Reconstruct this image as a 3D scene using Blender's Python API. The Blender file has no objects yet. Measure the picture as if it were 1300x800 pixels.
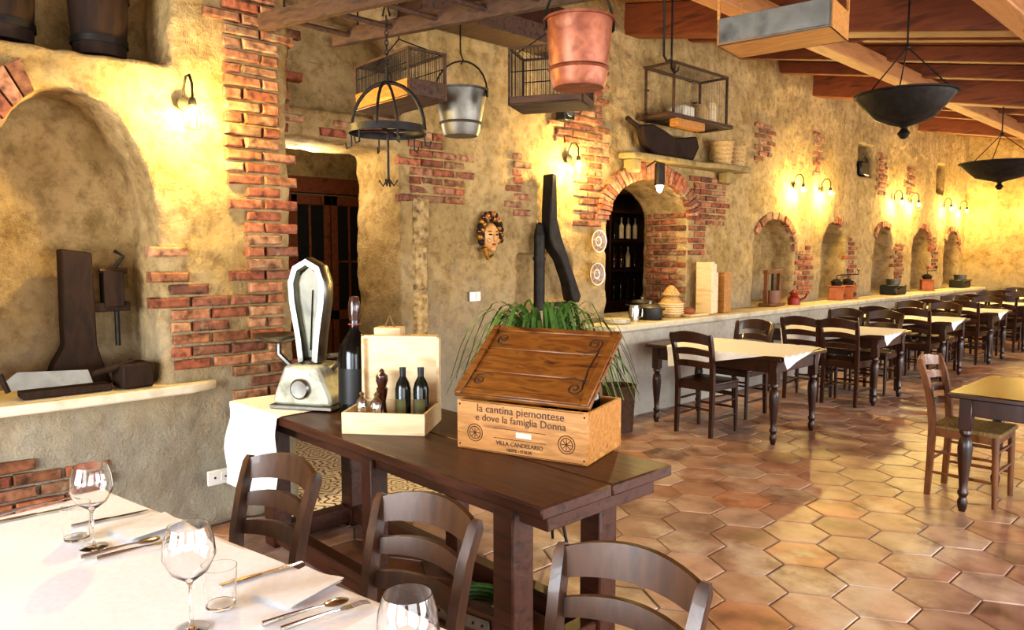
import bpy, bmesh, math, random
from mathutils import Vector, Matrix, Euler
R=random.Random(7)
sc=bpy.context.scene
def lin(h):
    r=[int(h[i:i+2],16)/255 for i in (0,2,4)]
    return tuple([(c/12.92 if c<=.04045 else ((c+.055)/1.055)**2.4) for c in r]+[1.0])
# ---------------------------------------------------------------- materials
def NM(name):
    m=bpy.data.materials.new(name); m.use_nodes=True
    nt=m.node_tree; return m,nt,nt.nodes['Principled BSDF']
def ramp(nt,cols,lo=.3,hi=.7):
    r=nt.nodes.new('ShaderNodeValToRGB'); e=r.color_ramp.elements
    n=len(cols)
    if n==1: cols=cols*2; n=2
    e[0].position=lo; e[0].color=lin(cols[0]); e[1].position=hi; e[1].color=lin(cols[-1])
    for i in range(1,n-1):
        x=e.new(lo+(hi-lo)*i/(n-1)); x.color=lin(cols[i])
    return r
def pm(name,cols,scale=(4,4,4),rough=.5,metal=0,bump=.15,detail=6,bd=.01,trans=0,spec=None,coat=0,emit=None,es=1,dist=0,attr=False,smear=None):
    m,nt,b=NM(name); L=nt.links
    tc=nt.nodes.new('ShaderNodeTexCoord'); mp=nt.nodes.new('ShaderNodeMapping'); mp.inputs['Scale'].default_value=scale
    nz=nt.nodes.new('ShaderNodeTexNoise'); nz.inputs['Scale'].default_value=1; nz.inputs['Detail'].default_value=detail
    nz.inputs['Distortion'].default_value=dist
    L.new(tc.outputs['Object'],mp.inputs[0]); L.new(mp.outputs[0],nz.inputs[0])
    r=ramp(nt,cols); L.new(nz.outputs[0],r.inputs[0])
    if attr:
        at=nt.nodes.new('ShaderNodeAttribute'); at.attribute_name='Col'
        mx=nt.nodes.new('ShaderNodeMix'); mx.data_type='RGBA'; mx.blend_type='MULTIPLY'; mx.inputs[0].default_value=1
        L.new(at.outputs[0],mx.inputs[6]); L.new(r.outputs[0],mx.inputs[7]); out=mx.outputs[2]
        if smear:
            n2=nt.nodes.new('ShaderNodeTexNoise'); n2.inputs['Scale'].default_value=smear[1]; n2.inputs['Detail'].default_value=8; n2.inputs['Roughness'].default_value=.65
            L.new(tc.outputs['Object'],n2.inputs[0]); r2=ramp(nt,['000000','ffffff'],smear[2],smear[2]+.14); L.new(n2.outputs[0],r2.inputs[0])
            m3=nt.nodes.new('ShaderNodeMix'); m3.data_type='RGBA'; L.new(r2.outputs[0],m3.inputs[0]); L.new(out,m3.inputs[6]); m3.inputs[7].default_value=lin(smear[0]); out=m3.outputs[2]
        L.new(out,b.inputs['Base Color'])
    else: L.new(r.outputs[0],b.inputs['Base Color'])
    b.inputs['Roughness'].default_value=rough; b.inputs['Metallic'].default_value=metal
    b.inputs['Transmission Weight'].default_value=trans
    b.inputs['Coat Weight'].default_value=coat
    if spec is not None: b.inputs['Specular IOR Level'].default_value=spec
    if bump:
        bp=nt.nodes.new('ShaderNodeBump'); bp.inputs['Strength'].default_value=bump; bp.inputs['Distance'].default_value=bd
        L.new(nz.outputs[0],bp.inputs['Height']); L.new(bp.outputs[0],b.inputs['Normal'])
    if emit: b.inputs['Emission Color'].default_value=lin(emit); b.inputs['Emission Strength'].default_value=es
    return m
def plaster(name,cols,low='a09c8c',dark=.45,lowz=(.35,1.45)):
    m,nt,b=NM(name); L=nt.links; N=nt.nodes.new
    g=N('ShaderNodeNewGeometry')
    def nz(s,d):
        n=N('ShaderNodeTexNoise'); n.inputs['Scale'].default_value=s; n.inputs['Detail'].default_value=d
        n.inputs['Roughness'].default_value=.68; L.new(g.outputs['Position'],n.inputs[0]); return n
    n1=nz(1.2,8); n2=nz(11,9); n3=nz(60,4); n4=nz(2.3,6)
    r=ramp(nt,cols,.28,.74); L.new(n1.outputs[0],r.inputs[0])
    r2=ramp(nt,['4a3a26','ac9c80','ffffff'],.27,.52); L.new(n2.outputs[0],r2.inputs[0])
    mx=N('ShaderNodeMix'); mx.data_type='RGBA'; mx.blend_type='MULTIPLY'; mx.inputs[0].default_value=dark
    L.new(r.outputs[0],mx.inputs[6]); L.new(r2.outputs[0],mx.inputs[7])
    sp=N('ShaderNodeSeparateXYZ'); L.new(g.outputs['Position'],sp.inputs[0])
    ad=N('ShaderNodeMath'); ad.operation='MULTIPLY_ADD'; L.new(n4.outputs[0],ad.inputs[0]); ad.inputs[1].default_value=1.4; L.new(sp.outputs[2],ad.inputs[2])
    mr=N('ShaderNodeMapRange'); mr.inputs[1].default_value=lowz[0]+.7; mr.inputs[2].default_value=lowz[1]+.7; mr.inputs[3].default_value=.85; mr.inputs[4].default_value=0
    L.new(ad.outputs[0],mr.inputs[0])
    m2=N('ShaderNodeMix'); m2.data_type='RGBA'; L.new(mr.outputs[0],m2.inputs[0]); L.new(mx.outputs[2],m2.inputs[6]); m2.inputs[7].default_value=lin(low)
    L.new(m2.outputs[2],b.inputs['Base Color']); b.inputs['Roughness'].default_value=.92; b.inputs['Specular IOR Level'].default_value=.2
    a=N('ShaderNodeMath'); a.operation='MULTIPLY_ADD'; L.new(n3.outputs[0],a.inputs[0]); a.inputs[1].default_value=.35; L.new(n2.outputs[0],a.inputs[2])
    bp=N('ShaderNodeBump'); bp.inputs['Strength'].default_value=1.0; bp.inputs['Distance'].default_value=.035
    L.new(a.outputs[0],bp.inputs['Height']); L.new(bp.outputs[0],b.inputs['Normal'])
    return m
M_wall=plaster('ochre_plaster',['80684a','a58a5c','bca070','a08658','b29662','c6ae80'])
M_wall2=plaster('pale_plaster',['b0a488','ccc0a4','bcb094'],low='ccc8be')
M_brick=pm('old_brick',['857a70','dcd2c6','ffffff'],(22,22,22),.9,bump=.6,attr=True,smear=('a4906c',6,.58))
M_tile=pm('terracotta_tile',['b0a49a','e8e0d8','ffffff'],(5,5,5),.38,bump=.12,attr=True,bd=.004,smear=('d2beac',1.6,.52))
M_grout=pm('grout',['8e7e6c','a0907c'],(20,20,20),.8)
M_stone=pm('cream_stone',['b3a488','d2c6ac','c4b698'],(6,6,6),.6,bump=.2)
M_tan=pm('tan_stone',['6e5c3c','97814f','83704a'],(7,7,7),.85,bump=.7)
M_dark=pm('dark_wood',['24130b','3d2314','2f1a0e'],(3,22,22),.38,bump=.15,coat=.15)
M_aged=pm('aged_dark_wood',['160d07','2f1e12','20130b'],(14,14,4),.75,bump=.4,spec=.25)
M_bench=pm('bench_wood',['2a160c','4c2a1a','391f13'],(3,24,24),.42,bump=.3)
M_chair=pm('chair_wood',['2e190c','4e3019','3a2212'],(20,20,4),.38,bump=.12,coat=.15)
M_chair2=pm('light_chair_wood',['4a2c14','7a4c26','5f3a1c'],(20,20,4),.4,bump=.12,coat=.15)
M_far=pm('far_wood',['220f06','3c1e0c','2d1609'],(14,14,4),.36,bump=.12,coat=.2)
M_beam=pm('beam_wood',['522814','7a4222','66331b'],(3,20,20),.6,bump=.3)
M_purl=pm('purlin_wood',['845632','a87242','96643a'],(20,2,20),.6,bump=.3)
M_board=pm('ceiling_board',['6a4022','8a5a34','784a2a'],(2,14,14),.65,bump=.3)
M_old=pm('old_brown_wood',['2a1a10','503622','3a2517'],(4,26,26),.75,bump=.5)
M_crate=pm('crate_wood',['8a5824','b98040','a06c30','cc9650'],(4,26,26),.5,bump=.25)
M_lid=pm('crate_lid_wood',['4a280f','80501f','653a16','8c5a26'],(5,20,20),.42,bump=.4,dist=.6)
M_cdark=pm('crate_carving',['2f1a0c','4a2b14'],(9,9,9),.6)
M_pine=pm('pine_wood',['c9a878','e3cba0','d6ba8c'],(4,20,20),.55,bump=.1)
M_rush=pm('rush_seat',['6b5230','957a4a'],(50,50,8),.8,bump=.5)
M_cloth=pm('white_linen',['f0f0f1','f9f9f9'],(60,60,60),.85,bump=.12,bd=.002)
M_glass=pm('clear_glass',['ffffff'],(1,1,1),.02,bump=0,trans=1)
M_wine=pm('wine_bottle_glass',['07080a','0e1210'],(3,3,3),.15,bump=0)
M_oil=pm('dark_green_glass',['0c0f08','161c0c'],(3,3,3),.18,bump=0)
M_label=pm('paper_label',['cfc4a4','e6dec6'],(8,8,8),.8)
M_olab=pm('olive_label',['3c4020','6a6028'],(8,8,8),.7)
M_black=pm('black_plastic',['101010','1a1a1a'],(8,8,8),.45)
M_iron=pm('wrought_iron',['17130f','2e2720'],(16,16,16),.55,.5,bump=.4)
M_zinc=pm('zinc',['54524c','807c72','6b6860'],(6,6,6),.45,.8,bump=.15)
M_steel=pm('polished_steel',['b8b8b6','d8d8d6'],(6,6,6),.16,1,bump=0)
M_chrome=pm('aged_chrome',['5e5c54','86847c','72706a'],(6,6,6),.3,1,bump=0)
M_dial=pm('scale_dial_glass',['5c5a48','8c8870','a8a286'],(5,5,5),.3,0,bump=0,dist=1)
M_copper=pm('copper',['643624','9c5e42','804832','ac7052'],(7,7,7),.45,.5,bump=.25)
M_marble=pm('cream_enamel',['84846f','b8b6a0','ccc8b2'],(9,9,9),.28,bump=0,dist=1.5)
M_leaf=pm('fern_leaf',['26401a','4d7030','3a5a24'],(10,10,10),.5,bump=0)
M_terra=pm('terracotta',['8e4f30','ab6640'],(10,10,10),.8)
M_gold=pm('mask_gold',['5c3a10','a87828','7b5016'],(16,16,16),.4,.5,bump=.3)
M_face=pm('mask_face',['b07c40','d0a068'],(9,9,9),.45)
M_wick=pm('wicker',['8a6a3e','c4a068','a58450'],(40,40,60),.8,bump=.8)
M_ceramic=pm('ceramic',['cbbfa4','e5dcc6'],(10,10,10),.25)
M_blue=pm('plate_pattern',['3c5a78','8a6038','b8a880'],(40,40,40),.3,bump=0)
M_red=pm('red_enamel',['7a2014','9b3420'],(8,8,8),.35)
M_white=pm('white_paint',['d8d4ca','e8e5dc'],(8,8,8),.5)
M_bulb=pm('warm_bulb',['ffd080'],(1,1,1),.4,bump=0,emit='ffdf98',es=120)
M_mill=pm('mill_dark',['2a140c','4a2416'],(6,6,20),.2,coat=.5,bump=0)
def cement():
    m,nt,b=NM('cement_tiles'); L=nt.links; N=nt.nodes.new
    g=N('ShaderNodeNewGeometry'); mp=N('ShaderNodeMapping'); mp.inputs['Scale'].default_value=(2.6,2.6,2.6); L.new(g.outputs['Position'],mp.inputs[0])
    fr=N('ShaderNodeVectorMath'); fr.operation='FRACTION'; L.new(mp.outputs[0],fr.inputs[0])
    sb=N('ShaderNodeVectorMath'); sb.operation='SUBTRACT'; sb.inputs[1].default_value=(.5,.5,0); L.new(fr.outputs[0],sb.inputs[0])
    sp=N('ShaderNodeSeparateXYZ'); L.new(sb.outputs[0],sp.inputs[0])
    def mt(op,a,bb=None):
        n=N('ShaderNodeMath'); n.operation=op
        for i,v in enumerate((a,bb)):
            if v is None: continue
            if isinstance(v,(int,float)): n.inputs[i].default_value=v
            else: L.new(v,n.inputs[i])
        return n.outputs[0]
    x2=mt('MULTIPLY',sp.outputs[0],sp.outputs[0]); y2=mt('MULTIPLY',sp.outputs[1],sp.outputs[1])
    r=mt('SQRT',mt('ADD',x2,y2)); an=mt('ARCTAN2',sp.outputs[1],sp.outputs[0])
    pet=mt('MULTIPLY',mt('SINE',mt('MULTIPLY',an,8)),.05); v=mt('SINE',mt('MULTIPLY',mt('ADD',r,pet),42))
    rp=ramp(nt,['7a4a30','b8945c','ece4cc','e4dcc6'],.15,.5); k=mt('ADD',mt('MULTIPLY',v,.4),.5); L.new(k,rp.inputs[0])
    L.new(rp.outputs[0],b.inputs['Base Color']); b.inputs['Roughness'].default_value=.4
    return m
M_cement=cement()
# ---------------------------------------------------------------- mesh builder
I4=Matrix.Identity(4)
def TR(loc=(0,0,0),rot=(0,0,0),scale=(1,1,1)):
    return Matrix.LocRotScale(Vector(loc),Euler(rot),Vector(scale))
class MB:
    def __init__(s): s.bm=bmesh.new(); s.mats=[]; s.T=I4
    def add(s,tb,mat,M=I4,smooth=False):
        if mat not in s.mats: s.mats.append(mat)
        i=s.mats.index(mat)
        for f in tb.faces: f.material_index=i; f.smooth=smooth
        me=bpy.data.meshes.new('t'); tb.to_mesh(me); tb.free(); me.transform(s.T@M); s.bm.from_mesh(me); bpy.data.meshes.remove(me)
    def box(s,mat,size,loc,rot=(0,0,0),bev=.004):
        tb=bmesh.new(); bmesh.ops.create_cube(tb,size=1,matrix=TR(scale=size))
        bev=min(bev,min(size)*.3)
        if bev>0: bmesh.ops.bevel(tb,geom=tb.edges[:],offset=bev,segments=1,affect='EDGES')
        s.add(tb,mat,TR(loc,rot))
    def bb(s,mat,a,b,bev=.004):
        s.box(mat,[abs(b[i]-a[i]) for i in range(3)],[(a[i]+b[i])/2 for i in range(3)],bev=bev)
    def lathe(s,mat,prof,loc=(0,0,0),rot=(0,0,0),seg=24,scale=(1,1,1)):
        tb=bmesh.new(); rings=[]
        for r,z in prof:
            if r<1e-5: rings.append([tb.verts.new((0,0,z))])
            else: rings.append([tb.verts.new((r*math.cos(2*math.pi*k/seg),r*math.sin(2*math.pi*k/seg),z)) for k in range(seg)])
        for a,b in zip(rings,rings[1:]):
            for k in range(seg):
                k2=(k+1)%seg
                if len(a)==1 and len(b)==1: continue
                if len(a)==1: tb.faces.new((a[0],b[k],b[k2]))
                elif len(b)==1: tb.faces.new((a[k],a[k2],b[0]))
                else: tb.faces.new((a[k],a[k2],b[k2],b[k]))
        bmesh.ops.recalc_face_normals(tb,faces=tb.faces[:])
        s.add(tb,mat,TR(loc,rot,scale),True)
    def tube(s,mat,pts,r,seg=8,sec=None,up=None,closed=False,smooth=True):
        pts=[Vector(p) for p in pts]; n=len(pts); tb=bmesh.new(); rings=[]; pn=None
        if sec: smooth=False
        for i,p in enumerate(pts):
            if closed: t=(pts[(i+1)%n]-pts[i-1])
            else: t=pts[min(i+1,n-1)]-pts[max(i-1,0)]
            t.normalize()
            if up is not None: nn=Vector(up)
            elif pn is None: nn=Vector((0,0,1)) if abs(t.z)<.9 else Vector((1,0,0))
            else: nn=pn
            nn=(nn-t*nn.dot(t)).normalized(); pn=nn; bn=t.cross(nn)
            rr=r[i] if isinstance(r,(list,tuple)) else r
            if sec: ring=[tb.verts.new(p+nn*a*rr+bn*b*rr) for a,b in sec]
            else: ring=[tb.verts.new(p+(nn*math.cos(2*math.pi*k/seg)+bn*math.sin(2*math.pi*k/seg))*rr) for k in range(seg)]
            rings.append(ring)
        m=len(rings[0]); rg=list(zip(rings,rings[1:]))
        if closed: rg.append((rings[-1],rings[0]))
        for a,b in rg:
            for k in range(m): tb.faces.new((a[k],a[(k+1)%m],b[(k+1)%m],b[k]))
        if not closed: tb.faces.new(rings[0][::-1]); tb.faces.new(rings[-1])
        bmesh.ops.recalc_face_normals(tb,faces=tb.faces[:])
        s.add(tb,mat,I4,smooth)
    def prism(s,mat,poly,th,loc=(0,0,0),rot=(0,0,0),bev=0):
        tb=bmesh.new(); a=[tb.verts.new((x,y,-th/2)) for x,y in poly]; b=[tb.verts.new((x,y,th/2)) for x,y in poly]; n=len(poly)
        tb.faces.new(a[::-1]); tb.faces.new(b)
        for k in range(n): tb.faces.new((a[k],a[(k+1)%n],b[(k+1)%n],b[k]))
        bmesh.ops.recalc_face_normals(tb,faces=tb.faces[:])
        if bev: bmesh.ops.bevel(tb,geom=tb.edges[:],offset=bev,segments=1,affect='EDGES')
        s.add(tb,mat,TR(loc,rot))
    def ball(s,mat,loc,r,rot=(0,0,0),seg=16):
        if not isinstance(r,(tuple,list)): r=(r,r,r)
        tb=bmesh.new(); bmesh.ops.create_uvsphere(tb,u_segments=seg,v_segments=max(6,seg*2//3),radius=1)
        s.add(tb,mat,TR(loc,rot,r),True)
    def grid(s,mat,fn,nu,nv,smooth=True):
        tb=bmesh.new(); v=[[tb.verts.new(fn(i/nu,j/nv)) for j in range(nv+1)] for i in range(nu+1)]
        for i in range(nu):
            for j in range(nv): tb.faces.new((v[i][j],v[i+1][j],v[i+1][j+1],v[i][j+1]))
        s.add(tb,mat,I4,smooth)
    def text(s,mat,body,size,loc,rot,ext=.001):
        c=bpy.data.curves.new('t','FONT'); c.body=body; c.size=size; c.extrude=ext; c.align_x='CENTER'; c.align_y='CENTER'; c.resolution_u=3
        o=bpy.data.objects.new('t',c); sc.collection.objects.link(o); bpy.context.view_layer.update()
        me=o.evaluated_get(bpy.context.evaluated_depsgraph_get()).to_mesh()
        tb=bmesh.new(); tb.from_mesh(me); bpy.data.objects.remove(o); bpy.data.curves.remove(c)
        s.add(tb,mat,TR(loc,rot))
    def done(s,name,loc=(0,0,0),rz=0,parent=None):
        me=bpy.data.meshes.new(name); s.bm.to_mesh(me); s.bm.free()
        for m in s.mats: me.materials.append(m)
        try: me.set_sharp_from_angle(angle=math.radians(38))
        except Exception: pass
        return put(name,me,loc,rz,parent)
def put(name,me,loc=(0,0,0),rz=0,parent=None):
    o=bpy.data.objects.new(name,me); sc.collection.objects.link(o); o.location=loc; o.rotation_euler=(0,0,rz)
    if parent: o.parent=parent
    return o
def again(o,loc,rz=0): return put(o.name.split('.')[0],o.data,loc,rz)
def rawmesh(name,verts,faces,cols,mats,mis=None,parent=None):
    me=bpy.data.meshes.new(name); me.from_pydata(verts,[],faces)
    for m in mats: me.materials.append(m)
    if mis: me.polygons.foreach_set('material_index',mis)
    ca=me.color_attributes.new('Col','FLOAT_COLOR','CORNER'); buf=[]
    for f,c in zip(faces,cols):
        for _ in f: buf.extend(c)
    ca.data.foreach_set('color',buf); me.update()
    return put(name,me,parent=parent)
# ---------------------------------------------------------------- room shell
YE=17.5
def arch_poly(yc,w,z0,zs,za,n=14,ex=1.0):
    p=[(yc-w/2,z0),(yc+w/2,z0)]
    for k in range(n+1):
        a=math.pi*k/n; p.append((yc+w/2*math.cos(a),zs+(za-zs)*max(0,math.sin(a))**ex))
    return p
def wall_cut(name,a,b,cuts,mat,vox=.035,disp=(.06,.4,.03,.09)):
    w=MB(); w.bb(mat,a,b,0); o=w.done(name)
    c=MB()
    for poly,x0,x1 in cuts:
        tb=bmesh.new(); A=[tb.verts.new((x0,y,z)) for y,z in poly]; B=[tb.verts.new((x1,y,z)) for y,z in poly]; n=len(poly)
        tb.faces.new(A); tb.faces.new(B[::-1])
        for k in range(n): tb.faces.new((A[k],B[k],B[(k+1)%n],A[(k+1)%n]))
        bmesh.ops.recalc_face_normals(tb,faces=tb.faces[:]); c.add(tb,mat)
    co=c.done('cut')
    m=o.modifiers.new('b','BOOLEAN'); m.object=co; m.operation='DIFFERENCE'; m.solver='EXACT'
    m=o.modifiers.new('r','REMESH'); m.mode='VOXEL'; m.voxel_size=vox; m.use_smooth_shade=True
    for st,sz in ((disp[0],disp[1]),(disp[2],disp[3])):
        t=bpy.data.textures.new('n','CLOUDS'); t.noise_scale=sz; t.noise_depth=2
        m=o.modifiers.new('d','DISPLACE'); m.texture=t; m.strength=st; m.mid_level=.5; m.texture_coords='GLOBAL'
    bpy.context.view_layer.update()
    me=bpy.data.meshes.new_from_object(o.evaluated_get(bpy.context.evaluated_depsgraph_get()))
    o.modifiers.clear(); o.data=me; me.materials.clear(); me.materials.append(mat)
    for p in me.polygons: p.use_smooth=True
    bpy.data.objects.remove(co); return o
rect=lambda y0,y1,z0,z1:[(y0,z0),(y1,z0),(y1,z1),(y0,z1)]
NICHES=[(9.3,1.1),(11.15,.85),(13.1,.9),(14.95,.95),(16.7,.9)]
wl1=wall_cut('wall_left',(-.12,-3,0),(.5,2.16,4.4),[
    (arch_poly(.98,.80,.87,1.76,2.43,18,1.15),.06,.7),(rect(-1.2,1.5,2.62,3.5),.02,.7),
    (arch_poly(-1.2,1.2,.87,1.8,2.4),.06,.7)],M_wall,.028)
wl2=wall_cut('wall_left_inner',(-.62,2.1,0),(0,YE+.1,4.4),[
    (rect(2.2,3.32,-.2,2.4),-.8,.2),(arch_poly(6.53,1.42,.92,1.98,2.38),-.8,.2)]+
    [(arch_poly(y,w,.94,1.62,2.05),-.36,.2) for y,w in NICHES]+
    [(rect(11.9,12.5,2.8,3.3),-.3,.2),(rect(15.6,16.1,2.75,3.3),-.3,.2),(arch_poly(2.85,1.0,2.6,2.95,3.3),-.3,.2),(rect(4.55,5.3,1.1,1.6),-.1,.2)],M_wall,.035)
def wall(name,a,b,mat=M_wall): w=MB(); w.bb(mat,a,b,0); return w.done(name)
wall('wall_far',(-.6,YE,0),(8.1,YE+.2,4.4)); 
wb=MB()
wb.bb(M_wall,(.5,-3.2,0),(8.1,-3,.4),0); wb.bb(M_wall,(.5,-3.2,2.5),(8.1,-3,4.4),0)
for x0,x1 in ((.5,1.4),(4.0,4.6),(7.2,8.1)): wb.bb(M_wall,(x0,-3.2,.4),(x1,-3,2.5),0)
wb.done('wall_back')
wr=MB(); wr.bb(M_wall,(8,-3,0),(8.2,YE,.3),0); wr.bb(M_wall,(8,-3,2.25),(8.2,YE,4.0),0)
ww=[(-2,1),(2,5),(6,9),(10,13),(14,17)]; last=-3
for a,b in ww: wr.bb(M_wall,(8,last,.3),(8.2,a,2.25),0); last=b
wr.bb(M_wall,(8,last,.3),(8.2,YE,2.25),0); wr.done('wall_right')
def window(name,p0,p1,z0,z1,ax):
    w=MB(); L=p1-p0
    def bx(a,b,c,d):
        if ax=='y': w.bb(M_dark,(8.05,a,c),(8.13,b,d))
        else: w.bb(M_dark,(a,-3.13,c),(b,-3.05,d))
    n=max(2,round(L/1.0))
    for k in range(n+1): x=p0+(L-.07)*k/n; bx(x,x+.07,z0,z1)
    bx(p0,p1,z0,z0+.07); bx(p0,p1,z1-.07,z1)
    w.done(name)
for i,(a,b) in enumerate(ww): window('window_%d'%(i+1),a,b,.3,2.25,'y')
window('window_6',1.4,4.0,.4,2.5,'x'); window('window_7',4.6,7.2,.4,2.5,'x')
v=MB()
v.bb(M_wall,(-2.5,1.2,0),(-2.3,10.2,3),0); v.bb(M_wall,(-2.3,1.2,0),(-.12,1.4,3),0); v.bb(M_wall,(-2.3,4.7,0),(-.62,5.0,3),0); v.bb(M_wall,(-2.3,10,0),(-.62,10.2,3),0)
v.bb(M_wall,(-2.5,1.2,3),(-.3,10.2,3.1),0); v.done('wall_vestibule')
# floor
verts=[];faces=[];cols=[];mis=[]
def quadbox(a,b,c,mi):
    i=len(verts); x0,y0,z0=a; x1,y1,z1=b
    verts.extend([(x0,y0,z1),(x1,y0,z1),(x1,y1,z1),(x0,y1,z1)]); faces.append((i,i+1,i+2,i+3)); cols.append(c); mis.append(mi)
quadbox((-2.5,-3.2,-.1),(8.2,YE+.2,-.006),(1,1,1,1),0)
quadbox((-2.3,2.0,-.1),(1.02,3.62,-.001),(1,1,1,1),2)
tc=[lin(c) for c in ('c29c86','cca692','ba907c','c6a28c','d2b4a2','bc9482','ba9a88','d0ae9c','c8ac9a','b08c7a','a88a7c','d6bcac','be8e74','ca9474')]
F=.33; s3=F/math.sqrt(3)
row=0; y=-3.1
while y<YE:
    x=-.6+(F/2 if row%2 else 0)
    while x<8:
        if not (x<1.05 and 2.0<y<3.62):
            c=R.choice(tc); k=R.uniform(.82,1.12); c=(c[0]*k,c[1]*k,c[2]*k,1)
            rr=s3-.005; i=len(verts); dz=[R.uniform(-.0012,.0012) for _ in range(2)]
            for q,(rad,z) in enumerate(((rr,-.006),(rr-.003,-.001),(rr-.012,0))):
                for j in range(6):
                    a=math.pi/6+j*math.pi/3; ca,sa=math.cos(a),math.sin(a)
                    verts.append((x+rad*ca,y+rad*sa,z+dz[0]*ca+dz[1]*sa))
            for q in (0,6):
                for j in range(6): faces.append((i+q+j,i+q+(j+1)%6,i+q+6+(j+1)%6,i+q+6+j)); cols.append(c); mis.append(1)
            faces.append(tuple(i+12+j for j in range(6))); cols.append(c); mis.append(1)
        x+=F
    y+=F*math.sqrt(3)/2; row+=1
rawmesh('floor',verts,faces,cols,[M_grout,M_tile,M_cement],mis)
# ceiling
ch=lambda x:4.1-.2*x
c=MB(); tb=bmesh.new()
P=[(-.7,ch(-.7)),(8.2,ch(8.2)),(8.2,ch(8.2)+.1),(-.7,ch(-.7)+.1)]
A=[tb.verts.new((x,-3.2,z)) for x,z in P]; B=[tb.verts.new((x,YE+.2,z)) for x,z in P]
tb.faces.new(A); tb.faces.new(B[::-1])
for k in range(4): tb.faces.new((A[k],B[k],B[(k+1)%4],A[(k+1)%4]))
bmesh.ops.recalc_face_normals(tb,faces=tb.faces[:]); c.add(tb,M_board); ceil=c.done('ceiling')
c=MB(); th=math.atan(.2)
for k in range(19):
    y=-2.2+k*1.05
    big=(k%4==0)
    h=.3 if big else .15; w=.24 if big else .12
    c.box(M_beam,(8.4,w,h),(4,y,ch(4)-h/2-.005),(0,th,0),bev=.01)
for x in (1.64,3.4,5.2,6.9): c.box(M_purl,(.16,YE+3,.17),(x,(YE-3)/2,ch(x)-.22),bev=.01)
c.done('ceiling_beams',parent=ceil)
# ---------------------------------------------------------------- brick work
bcols=[lin(x) for x in ('a46446','b07050','94583e','b48060','9c6a48','a87e5e','885a44','b48866')]
def bricks(name,parent,O,U,V,N,rects,bw=.205,bh=.055,gap=.015,cols_=bcols,rag=.1,prot=.026,bevel=.009):
    O,U,V,N=map(Vector,(O,U,V,N)); vs=[];fs=[];cs=[];done=set()
    for (u0,u1,v0,v1) in rects:
        r0=int(v0//(bh+gap))-1; r1=int(v1//(bh+gap))+1
        for r in range(r0,r1+1):
            off=(r%2)*(bw+gap)/2
            for q in range(int(u0//(bw+gap))-2,int(u1//(bw+gap))+2):
                uc=q*(bw+gap)+off; vc=r*(bh+gap)
                if (r,q) in done: continue
                a,b=uc-bw/2,uc+bw/2; e=R.uniform(0,rag); e2=R.uniform(0,rag)
                if a<u0-e or b>u1+e2:
                    if a<u0-e and uc>u0: a=uc
                    elif b>u1+e2 and uc<u1: b=uc
                    else: continue
                if vc<v0+R.uniform(-.05,.05)*rag*10 or vc>v1+R.uniform(-.05,.05)*rag*10: continue
                done.add((r,q)); c=R.choice(cols_); k=R.uniform(.7,1.18); c=(c[0]*k,c[1]*k,c[2]*k,1)
                p=prot+R.uniform(-.009,.009); j=lambda: R.uniform(-.005,.005)
                lo,hi=vc-bh/2,vc+bh/2; i=len(vs)
                for (ins,d) in ((0,-.05),(0,p-bevel),(bevel,p)):
                    for (uu,vv) in ((a+ins,lo+ins),(b-ins,lo+ins),(b-ins,hi-ins),(a+ins,hi-ins)):
                        vs.append(tuple(O+U*(uu+j())+V*(vv+j()*.7)+N*d))
                for t in (0,4):
                    for m in range(4): fs.append((i+t+m,i+t+(m+1)%4,i+t+4+(m+1)%4,i+t+4+m)); cs.append(c)
                fs.append((i+8,i+9,i+10,i+11)); cs.append(c)
    return rawmesh(name,vs,fs,cs,[M_brick],parent=parent)
X,Y,Z=(1,0,0),(0,1,0),(0,0,1)
bricks('brick_column',wl1,(.5,0,0),Y,Z,X,[(1.72,2.17,2.0,4.2),(1.80,2.17,.75,2.0)],prot=.036,rag=.07)
bricks('brick_wall_patches',wl1,(.5,0,0),Y,Z,X,[(1.38,1.85,.95,1.42),(1.36,1.5,1.35,1.65),(.2,1.12,.3,.55)],prot=.026)
bricks('brick_patches',wl2,(0,0,0),Y,Z,X,[(3.34,4.0,2.05,2.4),(3.34,3.8,1.95,2.55),(4.45,4.7,1.95,2.5),(5.3,5.78,1.85,3.4),(5.05,5.5,2.65,2.95),(7.28,8.1,1.95,2.5),(7.28,7.6,1.6,2.0),
   (8.7,9.2,2.8,3.25),(9.9,10.4,1.0,1.7),(10.35,10.65,2.7,3.3),(11.6,11.95,1.1,1.8),(12.65,13.1,2.6,3.2),(13.6,14.0,1.1,1.8),(14.05,14.4,2.6,3.1),(15.5,15.8,1.3,1.9),(2.25,3.3,2.45,2.56),(2.3,2.5,2.6,3.3)],prot=.022)
bricks('brick_reveal',wl2,(0,7.235,0),(-1,0,0),Z,(0,-1,0),[(.0,.6,.95,2.1)],rag=.01)
bricks('stone_quoins',wl2,(0,0,0),Y,Z,X,[(3.34,3.62,.1,1.9)],bw=.30,bh=.36,gap=.012,cols_=[lin('b89e6c'),lin('c0a672'),lin('ac9260')],rag=.08,prot=.022,bevel=.02)
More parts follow.
